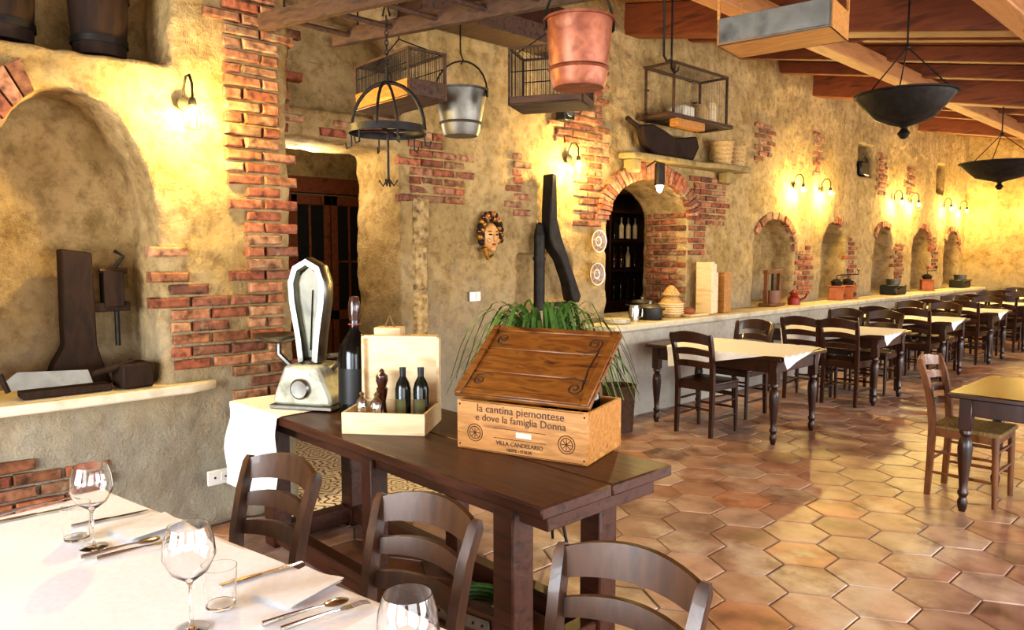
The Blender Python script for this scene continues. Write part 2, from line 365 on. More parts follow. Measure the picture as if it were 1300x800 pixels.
def voussoirs(name,parent,x0,yc,zs,w,h,th,a0,a1,n,depth=.05,ex=1.0):
    vs=[];fs=[];cs=[]
    for k in range(n):
        A=a0+(a1-a0)*(k+.08)/n; B_=a0+(a1-a0)*(k+.92)/n; c=R.choice(bcols); q=R.uniform(.8,1.2); c=(c[0]*q,c[1]*q,c[2]*q,1)
        i=len(vs); p=depth+R.uniform(-.01,.01)
        for ins,d in ((0,-.04),(0,p-.008),(.008,p)):
            for (a,rr) in ((A,ins),(B_,ins),(B_,th-ins),(A,th-ins)):
                vs.append((x0+d,yc+(w/2+rr)*math.cos(a),zs+(h+rr)*abs(math.sin(a))**ex))
        for t in (0,4):
            for m in range(4): fs.append((i+t+m,i+t+(m+1)%4,i+t+4+(m+1)%4,i+t+4+m)); cs.append(c)
        fs.append((i+8,i+9,i+10,i+11)); cs.append(c)
    return rawmesh(name,vs,fs,cs,[M_brick],parent=parent)
voussoirs('niche_arch_bricks',wl1,.5,.98,1.76,.82,.67,.16,math.radians(110),math.radians(178),9,.04,1.15)
voussoirs('oven_arch_bricks',wl2,0,6.53,1.98,1.42,.4,.18,0,math.pi,34,.06)
for (y,w) in NICHES: voussoirs('small_arch_bricks',wl2,0,y,1.62,w,.43,.1,math.radians(R.choice([0,60])),math.radians(R.choice([90,150])),9,.03)
s=MB(); s.prism(M_stone,[(.10,.45),(.5,.3),(.62,.5),(.63,.9),(.61,1.5),(.54,1.66),(.52,1.66),(.52,1.4),(.10,1.38)],.05,(0,0,.855),bev=.008); s.done('window_sill_stone')
s=MB(); s.bb(M_wall2,(.04,5.46,0),(.39,YE-.02,.86),.02); s.bb(M_stone,(.04,5.42,.86),(.44,YE-.02,.92),.012); s.done('counter_ledge')
s=MB(); s.bb(M_stone,(-.6,5.86,.9),(.038,7.20,.925),.005); s.done('hatch_sill',parent=wl2)
# door behind vestibule
d=MB(); d.T=TR((-2.27,3.55,0))
for y0 in (0,.46):
    for a,b in (((0,y0,.02),(.05,y0+.07,2.2)),((0,y0+.37,.02),(.05,y0+.44,2.2)),((0,y0,.02),(.05,y0+.44,.12)),((0,y0,.9),(.05,y0+.44,1.0)),((0,y0,2.1),(.05,y0+.44,2.2))): d.bb(M_beam,a,b)
    d.bb(M_dark,(.01,y0+.05,.1),(.03,y0+.4,.95)); d.bb(M_black,(.02,y0+.06,1.0),(.03,y0+.38,2.1),0)
    d.bb(M_beam,(.005,y0+.2,1.0),(.045,y0+.225,2.1)); d.bb(M_beam,(.005,y0+.05,1.5),(.045,y0+.4,1.525))
for a,b in (((-.02,-.12,0),(.07,0,2.35)),((-.02,.9,0),(.07,1.02,2.35)),((-.02,-.12,2.22),(.08,1.02,2.38))): d.bb(M_beam,a,b)
d.done('door_1')
s=MB(); s.bb(M_old,(.03,3.3,3.35),(.35,5.3,3.5)); s.bb(M_dark,(.03,3.5,3.5),(.1,5.1,3.8)); s.done('wooden_lintel_shelf')
# ---------------------------------------------------------------- wall lamps
lm=MB()
lm.lathe(M_iron,[(0,0),(.04,0),(.04,.015),(0,.02)],(0,0,.06),(0,math.pi/2,0),16)
lm.tube(M_iron,[(0,0,.06),(-.0,0,.14),(.04,0,.20),(.09,0,.20),(.125,0,.15),(.125,0,.06)],.007)
lm.lathe(M_iron,[(.0,.075),(.016,.075),(.022,.05),(.022,.035),(.02,.035),(.016,.045),(0,.05)],(.125,0,0),seg=24)
lm.ball(M_bulb,(.125,0,-.005),(.022,.022,.032))
for k in range(6): a=k*math.pi/3; lm.tube(M_iron,[(.125+.03*math.cos(a),.03*math.sin(a),.04),(.125+.055*math.cos(a),.055*math.sin(a),-.02),(.125+.04*math.cos(a),.04*math.sin(a),-.085)],.002,seg=5)
lm.tube(M_iron,[(.125+.04*math.cos(k*.524),.04*math.sin(k*.524),-.085) for k in range(12)],.0025,seg=5,closed=True)
def lamp(loc,e=100,rz=0,first=[None]):
    if first[0] is None: first[0]=lm.done('wall_lamp',loc,rz); o=first[0]
    else: o=again(first[0],loc,rz)
    l=bpy.data.lights.new('bulb_light','POINT'); l.energy=e; l.color=(1,.73,.24); l.shadow_soft_size=.036
    q=bpy.data.objects.new('bulb_light',l); sc.collection.objects.link(q); q.parent=o; q.location=(.14,0,-.01)
    return o
lamp((.545,1.53,2.35),135); lamp((.035,5.2,2.42),135)
for y in (9.75,10.6,13.4,14.2,16.0,17.0): lamp((.035,y,2.46),125)
for x in (1.3,2.6): lamp((x,YE-.01,2.46),110,-math.pi/2)
s=MB(); s.lathe(M_iron,[(0,.13),(.05,.12),(.055,-.1),(.05,-.1),(.045,.1),(0,.11)],(.16,0,0)); s.ball(M_bulb,(.16,0,-.09),(.035,.035,.08)); s.tube(M_iron,[(0,0,.1),(.1,0,.15),(.16,0,.12)],.008)
o=s.done('spot_lamp',(.16,6.25,2.38))
l=bpy.data.lights.new('spot_bulb','POINT'); l.energy=26; l.color=(1,.75,.35); l.shadow_soft_size=.04; q=bpy.data.objects.new('spot_bulb',l); sc.collection.objects.link(q); q.parent=o; q.location=(.16,0,-.22)
# ---------------------------------------------------------------- chairs
def chair_mesh(W,S,ns=3,zk=1.0):
    b=MB(); b.T=Matrix.Diagonal((1,1,zk,1)); sec=[(-1,-.9),(1,-.9),(1,.9),(-1,.9)]
    for sx in (-1,1):
        b.tube(W,[(sx*.175,-.2,0),(sx*.175,-.19,.25),(sx*.175,-.185,.46),(sx*.18,-.2,.62),(sx*.187,-.235,.78),(sx*.195,-.27,.88),(sx*.197,-.278,.905)],[.016,.019,.021,.02,.019,.018,.011],sec=sec,up=(0,1,0))
        b.tube(W,[(sx*.19,.19,0),(sx*.19,.185,.25),(sx*.19,.18,.45)],[.015,.019,.021],seg=10)
        for z in (.16,.3): b.tube(W,[(sx*.176,-.19,z),(sx*.186,0,z),(sx*.19,.185,z)],[.008,.012,.008],seg=8)
        b.tube(W,[(sx*.176,-.185,.43),(sx*.19,.18,.43)],1,sec=[(-.025,-.011),(.025,-.011),(.025,.011),(-.025,.011)],up=(0,0,1))
    for z in (.22,.35): b.tube(W,[(-.19,.185,z),(0,.185,z),(.19,.185,z)],[.008,.012,.008],seg=8)
    b.tube(W,[(-.175,-.19,.24),(.175,-.19,.24)],.01,seg=8)
    b.tube(W,[(-.19,.18,.43),(.19,.18,.43)],1,sec=[(-.025,-.011),(.025,-.011),(.025,.011),(-.025,.011)],up=(0,0,1))
    b.tube(W,[(-.17,-.187,.43),(.17,-.187,.43)],1,sec=[(-.025,-.011),(.025,-.011),(.025,.011),(-.025,.011)],up=(0,0,1))
    b.prism(S,[(-.18,-.2),(.18,-.2),(.215,.19),(.2,.215),(-.2,.215),(-.215,.19)],.03,(0,0,.465),bev=.009)
    zs=[(.855,.085,.035),(.735,.05,.028),(.63,.05,.02)] if ns==3 else [(.86,.06,.02),(.77,.045,.01),(.68,.045,.01),(.59,.045,.01)]
    for (zc,h,ar) in zs:
        yb=-.2-(max(0,zc-.62))*.26; n=12
        tb=bmesh.new(); rg=[]
        for i in range(n+1):
            u=-1+2*i/n; x=u*.19; y=yb-.045*(1-u*u); q=1-u*u
            zt=zc+h/2+ar*q; zb=zc-h/2+ar*.6*q
            rg.append([tb.verts.new((x,y-.009,zb)),tb.verts.new((x,y+.009,zb)),tb.verts.new((x,y-.003,zt)),tb.verts.new((x,y-.021,zt))])
        for a,c in zip(rg,rg[1:]):
            for k in range(4): tb.faces.new((a[k],a[(k+1)%4],c[(k+1)%4],c[k]))
        tb.faces.new(rg[0]); tb.faces.new(rg[-1][::-1]); bmesh.ops.recalc_face_normals(tb,faces=tb.faces[:]); b.add(tb,W)
    return b
a10=math.radians(9.5)
ch1=chair_mesh(M_chair,M_rush,3,.93).done('dining_chair',(2.32,.93,0),math.pi+a10)
for p in ((3.04,1.04,0),(3.71,1.16,0)): again(ch1,p,math.pi+a10)
ch2=chair_mesh(M_far,M_far).done('ladder_back_chair',(1.18,5.8,0),0)
# ---------------------------------------------------------------- turned leg tables
def tleg(b,M,x,y):
    b.box(M,(.07,.07,.2),(x,y,.615),bev=.004)
    b.lathe(M,[(0,0),(.018,0),(.026,.03),(.03,.06),(.02,.09),(.03,.11),(.03,.125),(.022,.14),(.026,.2),(.038,.32),(.042,.4),(.036,.45),(.022,.475),(.036,.49),(.036,.505),(.03,.52),(0,.52)],(x,y,0),seg=16)
def table_mesh(M,L,W):
    b=MB(); b.box(M,(L,W,.035),(0,0,.732),bev=.008)
    for sx in (-1,1):
        for sy in (-1,1): tleg(b,M,sx*(L/2-.09),sy*(W/2-.08))
    for sy in (-1,1): b.box(M,(L-.2,.022,.11),(0,sy*(W/2-.07),.66))
    for sx in (-1,1): b.box(M,(.022,W-.18,.11),(sx*(L/2-.08),0,.66))
    return b
def cloth(b,mat,w,h,rot,hx,hy,top,n=48,cx=0,cy=0,amp=.012):
    cr,sr=math.cos(rot),math.sin(rot)
    def fn(i,j):
        u=(i-.5)*w; v=(j-.5)*h; x=u*cr-v*sr+cx; y=u*sr+v*cr+cy
        ex=max(0,abs(x)-hx); ey=max(0,abs(y)-hy); e=math.hypot(ex,ey); sx=1 if x>0 else -1; sy=1 if y>0 else -1
        k=min(1,e/.08); wv=amp*math.sin((x+y)*17+math.sin(x*9)*1.3)*k
        px=sx*min(abs(x),hx); py=sy*min(abs(y),hy)
        if ex>0: px+=sx*(.008+.06*e+wv)
        if ey>0: py+=sy*(.008+.06*e+wv)
        return (px,py,top+.004-e+.0015*math.sin(x*11)*math.sin(y*9)*(1-k))
    b.grid(mat,fn,n,n)
tb1=table_mesh(M_far,1.36,.88)
first=tb1.done('dining_table',(1.24,6.15,0))
cl=MB(); cloth(cl,M_cloth,1.2,1.06,.2,.69,.45,.752,cx=.1)
fcl=cl.done('tablecloth',(1.24,6.15,0))
ys=[6.15,8.42,10.6,12.7,14.7,16.6]
for y in ys[1:]: again(first,(1.2,y,0)); again(fcl,(1.2,y,0))
for k,y in enumerate(ys):
    if k: again(ch2,(1.1,y-.42,0),R.uniform(-.08,.08))
    again(ch2,(1.0,y+.55,0),math.pi+R.uniform(-.08,.08))
    if k: again(ch2,(1.52,y-.40,0),R.uniform(-.05,.05)); again(ch2,(1.46,y+.52,0),math.pi+R.uniform(-.05,.05))
t=table_mesh(M_far,1.9,.9).done('side_table',(4.28,5.5,0))
ch3=chair_mesh(M_chair2,M_rush,4).done('slat_back_chair',(3.36,5.5,0),-math.pi/2)
again(ch3,(4.3,6.1,0),math.pi); again(ch2,(3.75,6.3,0),math.pi)
# ---------------------------------------------------------------- foreground white table
t=MB(); t.box(M_dark,(2.3,1.0,.03),(0,0,.733))
for sx in (-1,1):
    for sy in (-1,1): t.box(M_dark,(.07,.07,.72),(sx*1.08,sy*.43,.36))
t.box(M_dark,(2.1,.03,.1),(0,.43,.67)); t.box(M_dark,(2.1,.03,.1),(0,-.43,.67))
ca,sa=math.cos(a10),math.sin(a10)
cor=(1.87,.73); TC=(cor[0]+1.16*ca+.51*sa,cor[1]+1.16*sa-.51*ca)
t.done('banquet_table',(TC[0],TC[1],0),a10)
cl=MB(); cloth(cl,M_cloth,2.72,1.42,0,1.16,.51,.75,n=90,amp=.008); cl.done('banquet_tablecloth',(TC[0],TC[1],0),a10)
TZ=.7565
g=MB(); g.lathe(M_glass,[(0,0),(.038,0),(.038,.002),(.006,.008),(.004,.02),(.004,.1),(.01,.112),(.04,.135),(.057,.17),(.053,.21),(.044,.24),(.0425,.24),(.051,.21),(.055,.17),(.038,.137),(.008,.115),(0,.113)],seg=32)
g1=g.done('wine_glass',(2.42,.55,TZ))
again(g1,(3.09,.58,TZ)); again(g1,(3.70,.74,TZ))
g=MB(); g.lathe(M_glass,[(0,0),(.03,0),(.034,.004),(.04,.1),(.0385,.1),(.0325,.01),(0,.008)],seg=32)
g2=g.done('water_tumbler',(2.32,.53,TZ)); again(g2,(3.03,.67,TZ))
k=MB(); k.prism(M_steel,[(-.009,0),(.009,0),(.011,.06),(.006,.11),(-.006,.11),(-.009,.06)],.006,(0,0,.004),bev=.002)
k.prism(M_steel,[(-.006,.11),(.006,.11),(.011,.14),(.011,.19),(.002,.225),(-.006,.22)],.002,(0,0,.004)); k1=k.done('table_knife',(2.20,.54,TZ),-.05)
k=MB(); k.tube(M_steel,[(0,0,.006),(0,.06,.009),(0,.12,.011),(0,.14,.009)],[.007,.006,.003,.003],seg=8)
k.prism(M_steel,[(-.004,.135),(.004,.135),(.011,.155),(.011,.17),(-.011,.17),(-.011,.155)],.002,(0,0,.009))
for q in (-.0095,-.0032,.0032,.0095): k.tube(M_steel,[(q,.168,.009),(q,.195,.011),(q,.215,.007)],.0015,seg=6)
k2=k.done('table_fork',(2.53,.53,TZ),-.1)
k=MB(); k.tube(M_steel,[(0,0,.006),(0,.06,.009),(0,.12,.011),(0,.15,.009)],[.007,.006,.003,.003],seg=8); k.ball(M_steel,(0,.175,.009),(.02,.032,.006)); k3=k.done('table_spoon',(3.19,.70,TZ),-.15)
again(k1,(2.925,.71,TZ),-.05); again(k2,(3.24,.72,TZ),-.12); again(k2,(1.93,.40,TZ),.1); again(k1,(2.0,.38,TZ),0); again(k3,(2.49,.50,TZ),-.05)
n=MB()
for i in range(3): n.grid(M_cloth,lambda u,v,i=i:((u-.5)*.14+.004*i,(v-.5)*.18,.003+i*.004+.003*math.sin(u*6+i)*v),8,8)
n1=n.done('folded_napkin',(2.37,.71,TZ),a10); again(n1,(3.07,.845,TZ),a10+.1); again(n1,(3.4,.88,TZ),a10); again(n1,(2.05,.2,TZ),a10)
# ---------------------------------------------------------------- bench table
b=MB(); T0=.78
b.bb(M_bench,(.70,1.67,T0-.045),(3.13,2.03,T0),.006); b.bb(M_bench,(.70,2.034,T0-.045),(3.13,2.40,T0),.006)
for x in (.98,2.86):
    for y in (1.80,2.28): b.box(M_bench,(.11,.11,.735),(x,y,.3675),bev=.008)
for y in (1.80,2.28): b.box(M_bench,(.09,.09,.735),(1.95,y,.3675),bev=.008)
for y in (1.80,2.28): b.box(M_bench,(1.9,.045,.09),(1.92,y,.69)); b.box(M_bench,(1.9,.08,.10),(1.92,y,.07),bev=.008)
for x in (.98,2.86): b.box(M_bench,(.05,.45,.09),(x,2.04,.69)); b.box(M_bench,(.08,.45,.10),(x,2.04,.07),bev=.008)
b.box(M_zinc,(.34,.006,.05),(2.62,1.748,.20),(0,-.12,0)); b.box(M_bench,(.5,.06,.09),(2.6,1.785,.20),(0,-.12,0)); b.box(M_bench,(.14,.6,.06),(3.02,2.04,.70)) 
for k in range(6): b.ball(M_iron,(2.49+k*.052,1.744,.184+k*.0063),.006,seg=8)
b.done('workbench_table')
s=MB(); s.tube(M_leaf,[(.13*math.cos(a*.4)*(1-.002*a),.13*math.sin(a*.4),.015+a*.0013) for a in range(60)],.012,seg=8); s.done('coiled_hose',(2.35,2.05,.002))
cl=MB(); cloth(cl,M_cloth,.60,1.1,.04,1.2,.37,T0,cx=-.93,cy=-.28,n=40,amp=.01); cl.done('bench_runner_cloth',(1.92,2.035,0))
# crate with slanted lid
c=MB(); W,D,H=.6,.36,.21
c.box(M_crate,(W,.016,H),(0,-D/2+.008,H/2)); c.box(M_crate,(W,.016,H),(0,D/2-.008,H/2))
for sx in (-1,1): c.box(M_crate,(.016,D-.034,H),(sx*(W/2-.008),0,H/2))
c.box(M_crate,(W-.034,D-.034,.012),(0,0,.006))
lt=math.atan2(.25,.34); Ll=.43
c.T=TR((0,-D/2+.0,H+.006),(lt,0,0)); 
for k in range(3): c.box(M_lid,(W+.02,Ll/3-.003,.02),(0,Ll*(k+.5)/3,.012))
for sx in (-1,1): c.box(M_lid,(.035,Ll,.012),(sx*.288,Ll/2,.028))
c.box(M_lid,(W-.06,.03,.01),(0,Ll-.02,.027)); c.box(M_lid,(W-.06,.03,.01),(0,.02,.027))
def scroll(cx,cy,fx,fy,k=.8):
    pts=[]
    for i in range(26):
        a=i*.36; r=.04*k*(1-i/30); pts.append((cx+fx*(r*math.cos(a)),cy+fy*(r*math.sin(a)),.0225))
    c.tube(M_cdark,pts,.0035,seg=6)
    c.tube(M_cdark,[(cx+fx*.04*k,cy,.0225),(cx+fx*.03*k,cy-fy*.05*k,.0225),(cx-fx*.03*k,cy-fy*.07*k,.0225),(cx-fx*.09*k,cy-fy*.06*k,.0225)],[.004,.005,.004,.002],seg=6)
scroll(.215,.35,1,1); scroll(.215,.09,1,-1); scroll(-.225,.35,-1,1,.6); scroll(-.225,.09,-1,-1,.6)
c.tube(M_cdark,[(.245,.12,.0225),(.235,.2,.0225),(.245,.31,.0225)],.0035,seg=6)
c.T=I4; ry=(math.pi/2,0,0)
c.text(M_cdark,'la cantina piemontese',.046,(0,-D/2-.001,.180),ry); c.text(M_cdark,'e dove la famiglia Donna',.042,(0,-D/2-.001,.142),ry)
c.text(M_cdark,'VILLA CANDELARIO',.024,(0,-D/2-.001,.045),ry)
c.text(M_cdark,'NEIVE - ITALIA',.018,(0,-D/2-.001,.020),ry)
for sx in (-1,1):
    for rr in (.036,.026): c.tube(M_cdark,[(sx*.21+rr*math.cos(a*math.pi/12),-D/2-.0005,.075+rr*math.sin(a*math.pi/12)) for a in range(24)],.0018,seg=5,closed=True)
    for a in range(8): c.tube(M_cdark,[(sx*.21,-D/2-.0005,.075),(sx*.21+.022*math.cos(a*.785),-D/2-.0005,.075+.022*math.sin(a*.785))],.0015,seg=5)
for (x0,z0,x1,z1) in ((-.28,.205,.28,.205),(-.28,.006,.28,.006),(-.12,.105,.12,.105),(-.12,.065,.12,.065)): c.tube(M_cdark,[(x0,-D/2,z0),(x1,-D/2,z1)],.0012,seg=5)
c.box(M_label,(.07,.002,.022),(.02,-D/2-.001,.087))
for (x,z) in ((-.285,.02),(.285,.02),(-.285,.19),(.285,.19)): c.ball(M_iron,(x,-D/2,z),.004,seg=8)
for x in (.2,.1,0): c.lathe(M_wine,[(0,0),(.036,0),(.037,.2),(.03,.235),(.014,.27),(.014,.33),(0,.33)],(x,.09,.012),seg=16)
c.done('wine_crate',(2.585,2.215,T0),math.radians(17.5))
# condiment box
c=MB(); A=.39; D=.3
for (sz,lc) in (((A,.012,.10),(0,-D/2,.05)),((A,.012,.10),(0,D/2,.05)),((.012,D-.014,.10),(-A/2+.006,0,.05)),((.012,D-.014,.10),(A/2-.006,0,.05)),((A-.026,D-.014,.01),(0,0,.005))): c.box(M_pine,sz,lc,bev=.002)
c.box(M_pine,(A,.014,.42),(0,D/2+.016,.21),bev=.003)
for (sz,lc) in (((.014,.03,.42),(-A/2+.007,D/2-.006,.21)),((.014,.03,.42),(A/2-.007,D/2-.006,.21)),((A,.03,.014),(0,D/2-.006,.413))): c.box(M_pine,sz,lc,bev=.002)
cb=math.radians(39); cbo=(1.86,1.965,T0); c.done('open_wooden_box',cbo,cb)
def rel(o,rz,u,v,z=0): return (o[0]+u*math.cos(rz)-v*math.sin(rz),o[1]+u*math.sin(rz)+v*math.cos(rz),o[2]+z)
s=MB(); s.lathe(M_glass,[(0,0),(.028,0),(.028,.01),(.022,.02),(.02,.08),(.025,.1),(.0,.1)],seg=20); s.lathe(M_steel,[(0,.1),(.026,.1),(.024,.125),(.012,.14),(.008,.145),(.013,.16),(0,.172)],seg=20); s.lathe(M_ceramic,[(0,.004),(.018,.02),(.017,.07),(0,.07)],seg=14)
s1=s.done('salt_mill',rel(cbo,cb,-.13,-.06,.012),0); again(s1,rel(cbo,cb,-.055,-.08,.012))
s=MB(); s.lathe(M_mill,[(0,0),(.032,0),(.032,.02),(.022,.05),(.018,.1),(.026,.14),(.028,.16),(.02,.17),(.03,.2),(.028,.225),(.012,.24),(.012,.25),(0,.26)],seg=20); s.done('pepper_mill',rel(cbo,cb,-.07,.06,.012))
s=MB(); s.lathe(M_oil,[(0,0),(.036,0),(.037,.17),(.03,.2),(.014,.23),(.013,.26),(0,.26)],seg=24); s.lathe(M_black,[(.0145,.23),(.0155,.272),(0,.272)],seg=16)
s.grid(M_olab,lambda u,v:(.0378*math.cos(-2.3+1.6*u),.0378*math.sin(-2.3+1.6*u),.05+.075*v),10,2)
s1=s.done('oil_bottle',rel(cbo,cb,.045,.02,.012),.4); again(s1,rel(cbo,cb,.13,.03,.012),.6)
c=MB(); c.box(M_pine,(.17,.1,.40),(0,0,.2),bev=.003); c.box(M_pine,(.16,.004,.36),(0,-.052,.2),bev=.001); c.box(M_pine,(.14,.1,.44),(-.165,.01,.22),bev=.003); c.tube(M_rush,[(-.19,.01,.44),(-.165,.01,.5),(-.14,.01,.44)],.004)
c.done('bottle_gift_box',(1.67,2.27,T0),cb)
s=MB(); s.lathe(M_wine,[(0,.01),(.06,0),(.083,.01),(.085,.3),(.08,.345),(.05,.39),(.027,.43),(.024,.52),(.029,.53),(.029,.55),(0,.56)],seg=32); s.lathe(M_mill,[(.0245,.48),(.0275,.48),(.031,.53),(.031,.56),(.022,.60),(0,.605)],seg=24)
s.lathe(M_black,[(.0858,.06),(.0862,.06),(.0862,.24),(.0858,.24)],seg=32); s.tube(M_red,[(.03*math.cos(a*.63),.03*math.sin(a*.63),.46) for a in range(10)],.004,closed=True,seg=6)
s.done('magnum_wine_bottle',(1.46,2.01,T0))
# vintage scale
s=MB()
s.prism(M_marble,[(-.17,0),(.17,0),(.165,.05),(.13,.13),(.10,.21),(-.10,.21),(-.13,.13),(-.165,.05)],.24,(0,0,.02),(math.pi/2,0,0),bev=.015)
s.box(M_zinc,(.36,.27,.022),(0,0,.011)); s.lathe(M_chrome,[(0,.215),(.07,.215),(.06,.245),(.03,.26),(0,.26)],seg=24)
s.lathe(M_chrome,[(.0,.0),(.05,.0),(.055,.012),(.045,.02),(0,.018)],(0,-.125,.11),(math.pi/2,0,0),seg=24)
pts=[(-.04,0,.24),(-.055,0,.38),(-.085,0,.56),(-.09,0,.66),(-.065,0,.735),(0,0,.77),(.065,0,.735),(.09,0,.66),(.085,0,.56),(.055,0,.38),(.04,0,.24)]
s.tube(M_chrome,pts,1,sec=[(-.05,-.016),(-.03,-.024),(.03,-.024),(.05,-.016),(.05,.016),(.03,.024),(-.03,.024),(-.05,.016)],up=(0,1,0))
s.prism(M_dial,[(-.035,.26),(.035,.26),(.075,.58),(.065,.69),(0,.745),(-.065,.69),(-.075,.58)],.02,(0,0,0),(math.pi/2,0,0),bev=.003)
s.tube(M_iron,[(0,-.016,.3),(.02,-.016,.62)],.003,seg=5)
s.tube(M_chrome,[(-.12,0,.2),(-.2,0,.27),(-.2,0,.33)],.016); s.tube(M_chrome,[(.12,0,.2),(.16,0,.24),(.16,0,.27)],.012)
s.lathe(M_chrome,[(0,.33),(.06,.335),(.13,.37),(.135,.38),(.128,.378),(.06,.345),(0,.34)],(-.2,0,0),seg=32); s.lathe(M_chrome,[(0,.27),(.07,.27),(.075,.28),(0,.28)],(.16,0,0),seg=24)
s.done('vintage_counter_scale',(1.16,1.93,T0+.006),math.radians(32))
# fern on stand
f=MB(); f.lathe(M_terra,[(0,.8),(.08,.8),(.12,1.0),(.135,1.0),(.135,1.03),(.12,1.03),(.1,.98),(0,.98)],seg=24)
for a in range(3): an=a*2.1; f.tube(M_iron,[(.18*math.cos(an),.18*math.sin(an),0),(.07*math.cos(an),.07*math.sin(an),.4),(.11*math.cos(an),.11*math.sin(an),.8)],.008)
f.tube(M_iron,[(.12*math.cos(a*.4),.12*math.sin(a*.4),.8) for a in range(16)],.008,closed=True)
for k in range(170):
    an=R.uniform(0,6.283); L=R.uniform(.25,.6); up_=R.uniform(.15,.45); w=R.uniform(.006,.011)
    pts=[]
    for i in range(9):
        t=i/8; rr=.03+L*t*(1-.15*t); z=1.0+up_*math.sin(t*2.5)*(1)-.28*t*t
        pts.append((rr*math.cos(an+.15*t),rr*math.sin(an+.15*t),z))
    f.tube(M_leaf,pts,[w*(.5+1.6*math.sin(.25+2.7*i/8)) *.55 for i in range(9)],sec=[(-.12,-1),(.12,0),(-.12,1)],up=(0,0,1))
f.done('potted_fern',(2.06,2.80,0))
s=MB(); s.lathe(M_old,[(0,0),(.13,0),(.15,.4),(.158,.41),(.158,.42),(.14,.42),(.125,.02),(0,.02)],seg=28); s.done('waste_bin',(.62,5.25,0))
# ---------------------------------------------------------------- hanging things
l=MB(); sec=[(-.045,-.02),(.045,-.02),(.045,.02),(-.045,.02)]
for dy in (0,.46): l.tube(M_old,[(.72,1.9+dy,2.88),(2.75,2.51+dy,2.88)],1,sec=sec,up=(0,0,1))
for k in range(7): x=.85+k*.3; y=1.9+(x-.72)*.3; l.tube(M_old,[(x,y,2.88),(x-.0,y+.46,2.88)],.016)
for (x,y) in ((.9,1.95),(.9,2.41),(2.6,2.47),(2.6,2.92)): l.tube(M_iron,[(x,y,2.9),(x,y,ch(x)-.02)],.005,seg=6)
l.done('hanging_ladder_rack')
def chain(b,p,z1): 
    x,y,z=p; k=0
    while z<z1:
        if k%2: b.tube(M_iron,[(x+.009*math.cos(a),y,z+.016*math.sin(a)) for a in [i*math.pi/4 for i in range(8)]],.003,seg=5,closed=True)
        else: b.tube(M_iron,[(x,y+.009*math.cos(a),z+.016*math.sin(a)) for a in [i*math.pi/4 for i in range(8)]],.003,seg=5,closed=True)
        z+=.025; k+=1
def hook(b,x,y,z):
    b.tube(M_iron,[(x,y,z+.12),(x,y,z+.03),(x+.02,y,z),(x+.045,y,z+.01),(x+.05,y,z+.035)],[.006,.006,.006,.005,.002],seg=8)
h=MB(); x,y=1.40,2.27
h.tube(M_iron,[(.2*math.cos(a*.2618),.2*math.sin(a*.2618),2.25) for a in range(24)],.012,closed=True,sec=[(-1.6,-.4),(1.6,-.4),(1.6,.4),(-1.6,.4)],up=(0,0,1))
h.tube(M_iron,[(.2*math.cos(a*math.pi/14),0,2.25+.25*math.sin(a*math.pi/14)) for a in range(15)],.01)
h.tube(M_iron,[(0,.2*math.cos(a*math.pi/14),2.25+.25*math.sin(a*math.pi/14)) for a in range(15)],.008)
h.tube(M_iron,[(-.2,0,2.25),(.2,0,2.25)],.008); h.tube(M_iron,[(0,-.2,2.25),(0,.2,2.25)],.008); h.tube(M_iron,[(0,0,2.5),(0,0,2.58)],.01)
h.tube(M_iron,[(0,0,2.25),(0,0,1.98)],.007)
for a in range(4): h.tube(M_iron,[(0,0,2.0),(.03*math.cos(a*1.57),.03*math.sin(a*1.57),1.96),(.05*math.cos(a*1.57),.05*math.sin(a*1.57),1.99)],.005,seg=6)
for a in range(6): h.tube(M_iron,[(.2*math.cos(a*1.047),.2*math.sin(a*1.047),2.25),(.2*math.cos(a*1.047),.2*math.sin(a*1.047),2.17),(.225*math.cos(a*1.047),.225*math.sin(a*1.047),2.16),(.235*math.cos(a*1.047),.235*math.sin(a*1.047),2.19)],.005,seg=6)
chain(h,(0,0,2.58),2.84); h.tube(M_iron,[(-.02,0,2.84),(0,0,2.92),(.02,0,2.84)],.006)
h.done('iron_pot_hanger',(x,y,0),.7)
def bucket(name,mat,loc,r0,r1,H,wire_top,rz=0):
    b=MB(); b.lathe(mat,[(0,0),(r0*.9,0),(r0,.025),(r1,H),(r1+.012,H),(r1+.012,H+.012),(r1-.004,H+.01),(r0-.004,.028),(0,.01)],seg=36)
    b.lathe(mat,[(r0+.25*(r1-r0),H*.25),(r0+.3*(r1-r0)+.008,H*.28),(r0+.33*(r1-r0),H*.31)],seg=36)
    for sx in (-1,1): b.box(M_iron,(.01,.04,.06),(sx*(r1+.006),0,H-.01))
    b.tube(M_iron,[(r1*1.03*math.cos(a*math.pi/12),0,H+r1*1.15*math.sin(a*math.pi/12)) for a in range(13)],.006)
    hb=H+r1*1.15; b.tube(M_iron,[(0,0,hb-.02),(.02,0,hb),(0,0,hb+.05),(0,0,wire_top-loc[2])],.005,seg=6)
    return b.done(name,loc,rz)
bucket('copper_bucket',M_copper,(2.40,2.66,2.37),.13,.155,.30,2.88,.9)
bucket('zinc_bucket',M_zinc,(.98,3.12,2.36),.12,.17,.28,ch(1.0)-.1,.6)
